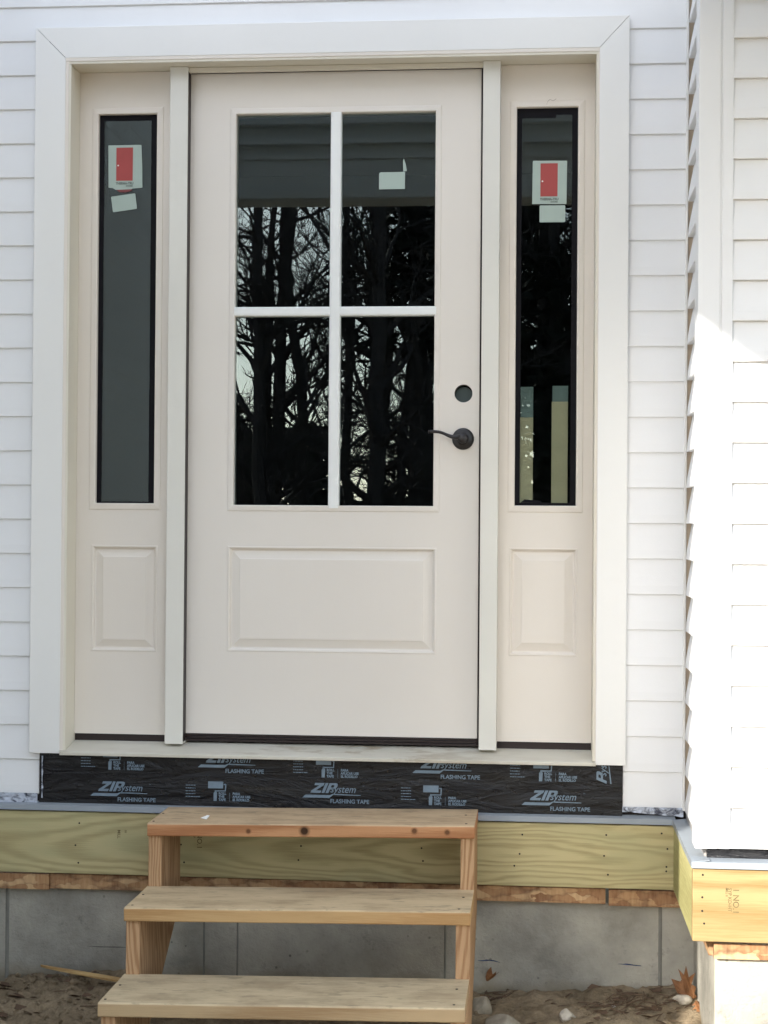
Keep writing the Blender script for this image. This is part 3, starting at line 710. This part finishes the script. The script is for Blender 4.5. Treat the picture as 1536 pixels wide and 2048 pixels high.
def door_print(e, x0, x1, z0, z1, y):
    MB().prism([(x0, y, z0), (x1-.0005, y, z0), (x1, y, z1), (x0, y, z1)], (0, .0004, 0)).build('printed_door', REDINK, e)
    MB().disc((x0+.006, y-.0003, z0+(z1-z0)*.46), .0024, .0003, 10).build('printed_knob', SCRAP, e)
    mb = MB(); T(mb, 'THERMA-TRU', x0-.001, z0-.0115, .0098, 0, .0006, .93, y=y); T(mb, 'DOORS', x0+.031, z0-.0185, .0066, 0, .0004, .93, y=y)
    mb.build('printed_words', GREYINK, e, recalc=False)
ys = .1085
e = sticker('sticker', [(-.6765, 1.8155), (-.6750, 1.6835), (-.6620, 1.6825), (-.6520, 1.6770), (-.6180, 1.6745), (-.6080, 1.6765), (-.5990, 1.6805), (-.5680, 1.6825), (-.5690, 1.7500), (-.5720, 1.8145), (-.5745, 1.8160)], ys, 'square sticker with red door picture and torn lower edge, on the left sidelight')
door_print(e, -.6510, -.5985, 1.7050, 1.8080, ys-.0006)
MB().prism([(-.650, ys-.0002, 1.6770), (-.600, ys-.0002, 1.6785), (-.603, ys-.0002, 1.6735), (-.620, ys-.0002, 1.6690), (-.640, ys-.0002, 1.6695)], (0, .0004, 0)).build('torn_red_edge', mat_paint('dull_red_print', (.20, .05, .05), .6, .1, 20), e)
sticker('blank_label', rr(-.6640, -.5870, 1.6120, 1.6610, .003, R(7.5)), ys, 'small blank pale label stuck tilted below the red-door sticker on the left sidelight', 'label')
e = sticker('sticker', rr(.6365, .7400, 1.6180, 1.7495, .0015, R(-.6)), ys, 'square sticker with red door picture and whole edges, on the right sidelight')
door_print(e, .6605, .7125, 1.6410, 1.7415, ys-.0006)
sticker('blank_label', rr(.6585, .7355, 1.5630, 1.6140, .003), ys, 'small blank pale label stuck level below the red-door sticker on the right sidelight', 'label')
yd = YG-.0012
e = sticker('blank_label', [(.1700, 1.6668), (.2495, 1.6672), (.2495, 1.7195), (.1740, 1.7188), (.1700, 1.7150)], yd, 'small blank pale label in the upper right pane of the door', 'label')
MB().prism([(.2440, yd-.0008, 1.7200), (.2555, yd-.0030, 1.7210), (.2520, yd-.0045, 1.7410), (.2455, yd-.0040, 1.7600), (.2430, yd-.003, 1.7500)], (0, .0005, 0)).build('torn_corner', PAPER, e)

# ------------------------------------------------------------------ interior behind the glass
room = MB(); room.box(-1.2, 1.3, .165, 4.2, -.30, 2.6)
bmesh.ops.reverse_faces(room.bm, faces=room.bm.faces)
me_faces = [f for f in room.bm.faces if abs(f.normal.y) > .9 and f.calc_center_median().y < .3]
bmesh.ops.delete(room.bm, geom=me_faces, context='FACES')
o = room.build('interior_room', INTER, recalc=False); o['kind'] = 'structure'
BOARDM = mat_paint('olive_packing_board', (.47, .42, .27), .7, .15, 7, dirt=.3)
BOARDT = mat_paint('teal_packing_film', (.14, .19, .18), .5, .1, 9)
for nm, (x0, x1, za, zb, zc), lab in (('packing_strip', (.603, .643, .712, .972, 1.065), 'olive strip standing behind the right sidelight glass, left one of the pair'), ('packing_strip', (.699, .748, .709, 1.020, 1.068), 'wider olive strip standing behind the right sidelight glass, right one of the pair')):
    e = empty(nm, ((x0+x1)/2, .12, za), lab, 'packing strip', 'packing strips behind the right sidelight')
    MB().box(x0, x1, .1185, .1225, za, zb).build('board', BOARDM, e, .0008)
    MB().box(x0+.002, x1, .1188, .1222, zb+.0002, zc).build('film_top', BOARDT, e)

# ================================================================== house-wrap scraps
def scrap(x0, x1, z0, z1, label, seed, taper=0):
    mb = MB(); nx = max(8, int((x1-x0)/.006)); rows = []
    for i in range(nx+1):
        x = x0+(x1-x0)*i/nx; t = i/nx; row = []
        for j in range(5):
            zz = z0+(z1-z0)*(j/4); zz = z1-(z1-zz)*(1-taper*(1-t))
            zz += .003*mnoise.noise(Vector((x*40, seed, 2))) if j == 0 else 0
            row.append(mb.bm.verts.new((x, .012-.005*abs(mnoise.fractal(Vector((x*45, seed+j*.5, zz*70)), .8, 2, 4)), zz)))
        rows.append(row)
    for a, b in zip(rows, rows[1:]):
        for j in range(4): mb.bm.faces.new((a[j], b[j], b[j+1], a[j+1]))
    return tag(mb.build('house_wrap_scrap', WRAP), label, 'house wrap')
scrap(-1.3, -.853, -.2125, -.1820, 'crumpled house wrap poking out under the left siding', 3)
scrap(.9125, 1.090, -.2085, -.1820, 'crumpled grey house wrap poking out under the siding right of the tape', 9, .45)
mb = MB(); pts = []
for j in range(9):
    z = -.068-.128*j/8; pts.append((z, .0045*mnoise.noise(Vector((z*40, 3, 3)))))
for a, b in zip(pts, pts[1:]): mb.poly([(-.8405, .010, a[0]), (-.8355+a[1]*.4, .0075+a[1], a[0]), (-.8355+b[1]*.4, .0075+b[1], b[0]), (-.8405, .010, b[0])])
tag(mb.build('wrap_edge', WRAP), 'thin curled film edge along the cut end of the lowest left clapboards', 'house wrap')

# ================================================================== WOODEN STEPS
st = D.objects.new('wooden_steps', None); COL.objects.link(st); st.location = (.02, -.4, -.79)
tag(st, 'rough wooden steps with three board treads on two cut stringers below the door', 'steps')
SX0, SX1, TY, RUN, TZ, RISE, TTH, TD, SA, SR = -.4383, .4885, -.2948, .2488, -.2078, .1819, .0372, .2671, .0213, .0121
XC = SX0
def steps_xf(p): return (p[0], p[1]+SA*(p[0]-XC), p[2]+SR*(p[0]-XC))
def tread(k, x0, x1, mat, seed):
    mb = MB(); y0 = TY-k*RUN; z = TZ-k*RISE; n = 26; rows = []
    for i in range(n+1):
        x = x0+(x1-x0)*i/n; c = .0012*mnoise.noise(Vector((x*4, seed, 0))); c2 = .0012*mnoise.noise(Vector((x*5, seed, 7)))
        prof = [(y0+c, z-TTH+.003), (y0+c+.002, z-TTH), (y0+TD, z-TTH), (y0+TD, z), (y0+.16, z-.0008), (y0+.004+c2, z-.0005+c), (y0+c2, z-.005+c)]
        rows.append([mb.bm.verts.new(steps_xf((x, py, pz))) for py, pz in prof])
    for a, b in zip(rows, rows[1:]):
        m_ = len(a)
        for i in range(m_): mb.bm.faces.new((a[i], b[i], b[(i+1) % m_], a[(i+1) % m_]))
    mb.bm.faces.new(rows[0]); mb.bm.faces.new(rows[-1][::-1])
    return mb.build('tread', mat, st, .0012)
tread(0, SX0, SX1, TREAD_A, 1); tread(1, SX0-.002, SX1-.0005, TREAD_B, 5); tread(2, SX0-.004, SX1-.003, TREAD_C, 9)
def stringer(xa, xb, seed):
    y = lambda k: TY-k*RUN+.0125
    zt = lambda k: TZ-k*RISE-TTH
    yb = TY+TD-.004
    P = [(yb, zt(0)), (y(0), zt(0)), (y(0), zt(1)), (y(1), zt(1)), (y(1), zt(2)), (y(2), zt(2)), (y(2), -.86), (y(2)+.20, -.86), (yb, zt(0)-.245)]
    mb = MB(); a = [mb.bm.verts.new(steps_xf((xa, p, q))) for p, q in P]; b = [mb.bm.verts.new(steps_xf((xb, p, q))) for p, q in P]; n = len(P)
    mb.bm.faces.new(a); mb.bm.faces.new(b[::-1])
    for i in range(n): mb.bm.faces.new((a[i], b[i], b[(i+1) % n], a[(i+1) % n]))
    return mb.build('stringer', STRING, st, .0012)
stringer(SX0+.0015, SX0+.0385, 1)
stringer(SX1-.0395, SX1-.0010, 2)
# thin facing strip nailed to the outer side of the right stringer
mb = MB()
for k in range(3):
    for x, dy in ((-.425, .03), (-.425, .16), (.462, .03), (.462, .17)):
        q = steps_xf((x+random.uniform(-.006, .006), TY-k*RUN+dy, TZ-k*RISE)); c = MB()
        n = 8; vs_ = [c.bm.verts.new((q[0]+.0035*math.cos(6.283*i/n), q[1]+.0035*math.sin(6.283*i/n), q[2]+.0003)) for i in range(n)]; c.bm.faces.new(vs_)
        c.prism([(v.co.x, v.co.y, q[2]-.004) for v in vs_], (0, 0, .0042)); c.build('nail_head', GAP, st)
mb.bm.free()
q = steps_xf((-.290, TY+.075, TZ))
mb = MB(); mb.prism([(q[0]-.012, q[1]+.004, q[2]+.0008), (q[0]+.010, q[1]-.016, q[2]+.0008), (q[0]+.013, q[1]+.012, q[2]+.007), (q[0]+.006, q[1]+.014, q[2]+.007)], (0, 0, .0008))
tag(mb.build('paper_scrap', SCRAP), 'tiny white paper scrap lying near the left end of the top step', 'scrap')

# ================================================================== stones, leaf, twigs, lath
def stone(loc, size, seed, label, mat=STONE, grp=None, name='stone'):
    bm = bmesh.new(); bmesh.ops.create_icosphere(bm, subdivisions=4, radius=1)
    rd = random.Random(seed); planes = [(Vector((rd.uniform(-1,1), rd.uniform(-1,1), rd.uniform(-.6,1))).normalized(), rd.uniform(.62, .88)) for _ in range(11)]
    for v in bm.verts:
        p = v.co.copy()
        for n, d in planes:
            k = p.dot(n)-d
            if k > 0: p -= n*k*.9
        p += p.normalized()*.05*mnoise.fractal(p*2.4+Vector((seed, 0, 0)), .9, 2, 4)
        v.co = Vector((p.x*size[0], p.y*size[1], p.z*size[2]))
    me = D.meshes.new(name); bm.to_mesh(me); bm.free(); me.materials.append(mat)
    for p in me.polygons: p.use_smooth = True
    o = D.objects.new(name, me); COL.objects.link(o); o.location = loc; o.rotation_euler = (0, rd.uniform(-.15, .15), rd.uniform(-.3, .3))
    return tag(o, label, 'stone', grp)
def gz(x, y): return ground_z(x, y)
stone((.573, -.262, gz(.57, -.26)+.006), (.062, .045, .034), 3, 'large flat grey stone right of the steps', grp='stones beside the steps')
stone((.508, -.13, gz(.51, -.13)+.008), (.034, .036, .040), 8, 'rounded stone half hidden behind the right stringer', grp='stones beside the steps')
stone((.752, -.165, gz(.75, -.165)+.010), (.024, .022, .022), 5, 'small pale stone lying alone on the dirt between steps and corner', PALESTONE, 'stones beside the steps')
stone((.884, -.125, gz(.884, -.125)+.004), (.0065, .006, .006), 6, 'tiny bright white pebble left of the twigs', SCRAP, 'stones beside the steps')
stone((1.080, -.105, gz(1.08, -.105)+.012), (.028, .02, .016), 11, 'oblong pale stone at the foot of the inside corner', PALESTONE, 'stones beside the steps')
# oak leaf
def leaf(loc, L, wd, rot, label, name='dry_leaf', curl=.25, mat=DRYLEAF):
    bm = bmesh.new(); out = [(0, 0), (.10, .10), (.34, .12), (.20, .24), (.48, .40), (.27, .42), (.22, .50), (.52, .78), (.24, .66), (.16, .72), (.20, 1.0), (.0, .80)]
    full = out+[(-x, y) for x, y in out[::-1][1:-1]]
    rd = random.Random(int(L*1e4))
    full = [(x*(1+rd.uniform(-.2, .2)), y+rd.uniform(-.04, .04)) for x, y in full]
    vs_ = [bm.verts.new((x*wd, curl*L*(x*x*1.6+y*y*.35), y*L)) for x, y in full]
    f = bm.faces.new(vs_); bmesh.ops.triangulate(bm, faces=[f])
    bmesh.ops.subdivide_edges(bm, edges=bm.edges, cuts=2)
    for v in bm.verts: v.co.y += .08*L*mnoise.noise(v.co*60+Vector((L*90, 0, 0)))
    me = D.meshes.new(name); bm.to_mesh(me); bm.free(); me.materials.append(mat)
    o = D.objects.new(name, me); COL.objects.link(o); o.location = loc; o.rotation_euler = rot
    s_ = o.modifiers.new('thickness', 'SOLIDIFY'); s_.thickness = .0006
    return tag(o, label, 'leaf') if label else o
leaf((1.105, -.105, gz(1.10, -.10)+.004), .098, .066, (R(-8), R(-14), R(6)), 'large dry brown oak leaf standing upright in the inside corner')
leaf((1.112, -.150, gz(1.1, -.15)+.028), .045, .030, (R(35), R(160), R(30)), 'small curled brown leaf below the upright oak leaf', curl=.9)
leaf((.515, .000, gz(.51, 0)+.05), .045, .035, (R(60), R(30), R(50)), 'dark curled leaf against the foundation behind the right stringer', curl=.8)
# twigs and leaf crumbs: uncountable litter
mb = MB(); rd = random.Random(4)
for i in range(150):
    if i < 85: x, y = rd.gauss(.955, .075), rd.gauss(-.13, .035)
    elif i < 110: x, y = rd.gauss(.53, .04), rd.gauss(.0, .02)
    else: x, y = rd.uniform(-1.1, 1.1), rd.uniform(-.33, .02)
    y = min(y, .025); z = gz(x, y)+.004; L = rd.uniform(.008, .032); a = rd.gauss(.2, .7); b = rd.uniform(-.25, .35)
    d = Vector((math.cos(a)*math.cos(b), math.sin(a)*math.cos(b), math.sin(b)))*L; p = Vector((x, y, z))
    mb.tube([p-d, p+Vector((0, 0, rd.uniform(0, .003))), p+d], [.0016, .0018, .0008], 5)
tag(mb.build('twig_litter', TWIG), 'broken dark twigs scattered on the dirt by the foundation', 'twigs', kind='stuff')
mb = MB(); rd = random.Random(14)
for i in range(900):
    x = rd.uniform(-1.2, 1.12) if i % 3 else rd.uniform(-1.2, -.45); y = rd.uniform(-.35, .03); r = rd.uniform(.0015, .006)*(1.9 if x < -.4 and rd.random() < .3 else 1)
    z = gz(x, y)+r*.2; n0 = len(mb.bm.verts); bmesh.ops.create_icosphere(mb.bm, subdivisions=1, radius=r); mb.bm.verts.ensure_lookup_table()
    sx, sz_ = rd.uniform(.7, 1.6), rd.uniform(.5, .9)
    for v in mb.bm.verts[n0:]: v.co = Vector((v.co.x*sx+x+rd.uniform(-r, r)*.3, v.co.y+y, v.co.z*sz_+z+rd.uniform(-r, r)*.2))
tag(mb.build('dirt_clods', DIRT), 'small crumbs and clods of dirt on the ground along the foundation', 'dirt', kind='stuff')
mb = MB(); zz = gz(-.7, -.06)+.018
mb.prism([(-.826, -.030, zz+.012), (-.800, -.052, zz+.013), (-.66, -.095, zz+.004), (-.54, -.125, zz-.004), (-.54, -.098, zz-.003), (-.66, -.072, zz+.005)], (0, 0, .0075))
tag(mb.build('wood_lath', LATH, None, .001), 'thin split wood lath lying on the dirt left of the steps', 'stick')
lv = MB()
for i in range(70):
    x = rd.uniform(-1.08, -.62) if i < 50 else rd.uniform(.8, 1.1); y = rd.uniform(-.30, .01); s_ = rd.uniform(.012, .03); z = gz(x, y)+.006; a = rd.uniform(0, 6.28); k = rd.uniform(-.4, .4)
    pts = [Vector((math.cos(a+t)*s_*r, math.sin(a+t)*s_*r*.6, math.sin(t+k)*s_*.25)) + Vector((x, y, z)) for t, r in ((0, 1), (.8, .5), (1.6, .7), (2.6, .45), (3.5, 1), (4.4, .5), (5.3, .65))]
    lv.poly(pts)
tag(lv.build('leaf_litter', mat_paint('crumbled_leaf', (.10, .06, .035), .8, .35, 40)), 'crumbled brown leaf pieces on the dirt at the lower left', 'leaves', kind='stuff')

# ================================================================== trees beyond the yard, seen reflected in the glass
def bare_tree(loc, H, seed, r0=.16):
    rd = random.Random(seed); root = empty('bare_tree', loc, 'leafless tree beyond the yard, seen only reflected in the dark door glass', 'tree', 'bare trees reflected in the glass')
    tk = MB(); br = MB()
    tp_ = []; p = Vector((0, 0, -.3)); n = 14
    for i in range(n+1):
        tp_.append(p.copy()); p = p+Vector((rd.gauss(0, .06), rd.gauss(0, .06), H/n))
    rads = [r0*(1-i/n)**.7+.012 for i in range(n+1)]
    tk.tube(tp_, rads, 7)
    def limb(mb, p, d, L, r, lev):
        k = 5; pts = [p.copy()]; q = p.copy(); dd = d.copy()
        for i in range(k):
            dd = (dd+Vector((rd.gauss(0, .16), rd.gauss(0, .16), rd.gauss(.05, .13)))).normalized(); q = q+dd*L/k; pts.append(q.copy())
        mb.tube(pts, [r*(1-.8*i/k) for i in range(k+1)], 4 if lev else 5)
        if lev < 3:
            for i in range(rd.randint(5, 7)):
                j = rd.randint(1, k); e = (dd+Vector((rd.gauss(0, .7), rd.gauss(0, .7), rd.gauss(.15, .5)))).normalized()
                limb(mb, pts[j], e, L*rd.uniform(.35, .6), r*.45, lev+1)
    for i in range(20):
        j = rd.randint(2, n-1); a = rd.uniform(0, 6.28); d = Vector((math.cos(a), math.sin(a), rd.uniform(.3, .9))).normalized()
        limb(br, tp_[j], d, rd.uniform(1.2, 3.0)*(1-j/n*.4), rads[j]*.5, 0 if i < 7 else 1)
    for mb, nm in ((tk, 'trunk'), (br, 'branches')):
        o = mb.build(nm, BARK, None); o.parent = root
    return root
def pine(loc, H, seed, rad=2.0, z0=3.3):
    rd = random.Random(seed); root = empty('pine_tree', loc, 'dark pine beyond the yard, seen only reflected in the door glass', 'tree', 'pine trees reflected in the glass')
    tk = MB(); tk.tube([(0, 0, -.3), (.05, 0, H*.5), (0, 0, H)], [.2, .13, .02], 7); o = tk.build('trunk', BARK, None); o.parent = root
    cr = MB(); bm = cr.bm
    z = .8
    z = z0
    while z < H:
        R_ = rad*(1-z/H)**.6+.25
        for b in range(rd.randint(7, 9)):
            a = rd.uniform(0, 6.28); Lb = R_*rd.uniform(.6, 1.15); droop = rd.uniform(-.25, .1)
            for s_ in range(int(7+Lb*9)):
                t = rd.uniform(.15, 1)*Lb; c = Vector((math.cos(a)*t, math.sin(a)*t, z+droop*t))+Vector((rd.gauss(0, .12), rd.gauss(0, .12), rd.gauss(0, .09)))
                u = Vector((rd.gauss(0, 1), rd.gauss(0, 1), rd.gauss(0, .5))).normalized()*rd.uniform(.10, .26); v = u.cross(Vector((rd.gauss(0, 1), rd.gauss(0, 1), rd.gauss(0, 1)))).normalized()*rd.uniform(.02, .07)
                bm.faces.new([bm.verts.new(c-u), bm.verts.new(c+v), bm.verts.new(c+u), bm.verts.new(c-v)])
        z += rd.uniform(.28, .45)
    o = cr.build('crown', NEEDLE, None, recalc=False); o.parent = root
    return root
def copy_thing(src, loc, rz, sc):
    r = src.copy(); COL.objects.link(r); r.location = loc; r.rotation_euler = (0, 0, rz); r.scale = (sc,)*3
    for ch in src.children:
        c = ch.copy(); COL.objects.link(c); c.parent = r
    return r
p3 = pine((1.0, -17, -.8), 5.2, 51, 1.5, .3)
copy_thing(p3, (.25, -24, -.8), 2.0, 1.2); copy_thing(p3, (2.6, -20, -.8), 1.0, 1.2)
b1 = bare_tree((-1.35, -15, -.8), 9.5, 21, .12); b2 = bare_tree((-2.6, -18, -.8), 11, 33, .09); b3 = bare_tree((-.4, -21, -.8), 12, 5, .10)
for i, (x, y, a, s_) in enumerate(((-3.6, -22, 1, 1.1), (-2.3, -26, .3, 1.2), (-1.45, -27, 1.9, 1.2), (-3.1, -16.5, 4.4, .9), (-1.9, -23, 2, 1.0), (-5.2, -19, 3, 1.0), (.9, -17, 4, 1.05), (-4.4, -27, 5, 1.2), (-2.9, -30, .5, 1.2), (-.9, -29, 2.5, 1.2), (1.8, -25, 1.5, 1.1), (-6.8, -26, 3.3, 1.2), (3.5, -22, .2, 1.1), (-1.7, -34, 4.2, 1.3), (-3.8, -36, 5.2, 1.3), (-5.8, -34, 1.2, 1.3))):
    copy_thing((b1, b2, b3)[i % 3], (x, y, -.8), a, s_)
for px_, py_, sd_ in ((4.9, -5.2, 41),):
    q_ = pine((px_, py_, -.8), 7.5, sd_, 2.0, .4); q_['label'] = 'dark unseen evergreen added far right of the entry to block low sky light'; q_['group'] = 'evergreens added to block sky light'  # added tree out of view, blocks low sky light from the right
p1 = pine((.75, -19, -.8), 13, 2, 2.0, 5.0); p2 = pine((-5.0, -18, -.8), 10, 9, 1.7, 4.2)
for i, (x, y, a, s_) in enumerate(((2.9, -18, 1, 1.1), (-1.2, -21, 3, 1.05), (-.2, -24, 2, 1.2), (-.1, -27, 2, 1.15), (-7.2, -21, 1.4, 1.1), (5.5, -20, .4, 1.2), (-9.2, -30, 3, .8), (9, -22, 1, 1.2), (13, -19, 2, 1.2), (2.2, -33, 2, 1.1))):
    copy_thing((p1, p2)[i % 2], (x, y, -.8), a, s_)

# far woods: one mass nobody could count
def far_forest():
    rd = random.Random(77); cr = MB(); bm = cr.bm
    for t in range(230):
        x = rd.uniform(-45, 45); y = rd.uniform(-52, -44)
        if x < -9 and x > -44: continue
        H = rd.uniform(1.4, 2.5)+.5*mnoise.noise(Vector((x*.22, 1, 1)))+(2.6 if x < -6.6 else 0)
        for k in range(60):
            z = rd.uniform(0, H); R_ = 1.5*(1-z/H)**.7+.15; a = rd.uniform(0, 6.28); q = R_*math.sqrt(rd.random())
            c = Vector((x+q*math.cos(a), y+q*math.sin(a), z-.8)); u = Vector((rd.gauss(0, 1), rd.gauss(0, .6), rd.gauss(0, .5))).normalized()*rd.uniform(.3, .75); v = Vector((0, 0, 1)).cross(u).normalized()*.1+Vector((0, 0, rd.uniform(.15, .4)))
            bm.faces.new([bm.verts.new(c-u), bm.verts.new(c-v), bm.verts.new(c+u), bm.verts.new(c+v)])
    tag(cr.build('distant_forest', NEEDLE, recalc=False), 'dark far woods beyond the yard, seen only reflected in the door glass', 'forest', kind='stuff')
far_forest()
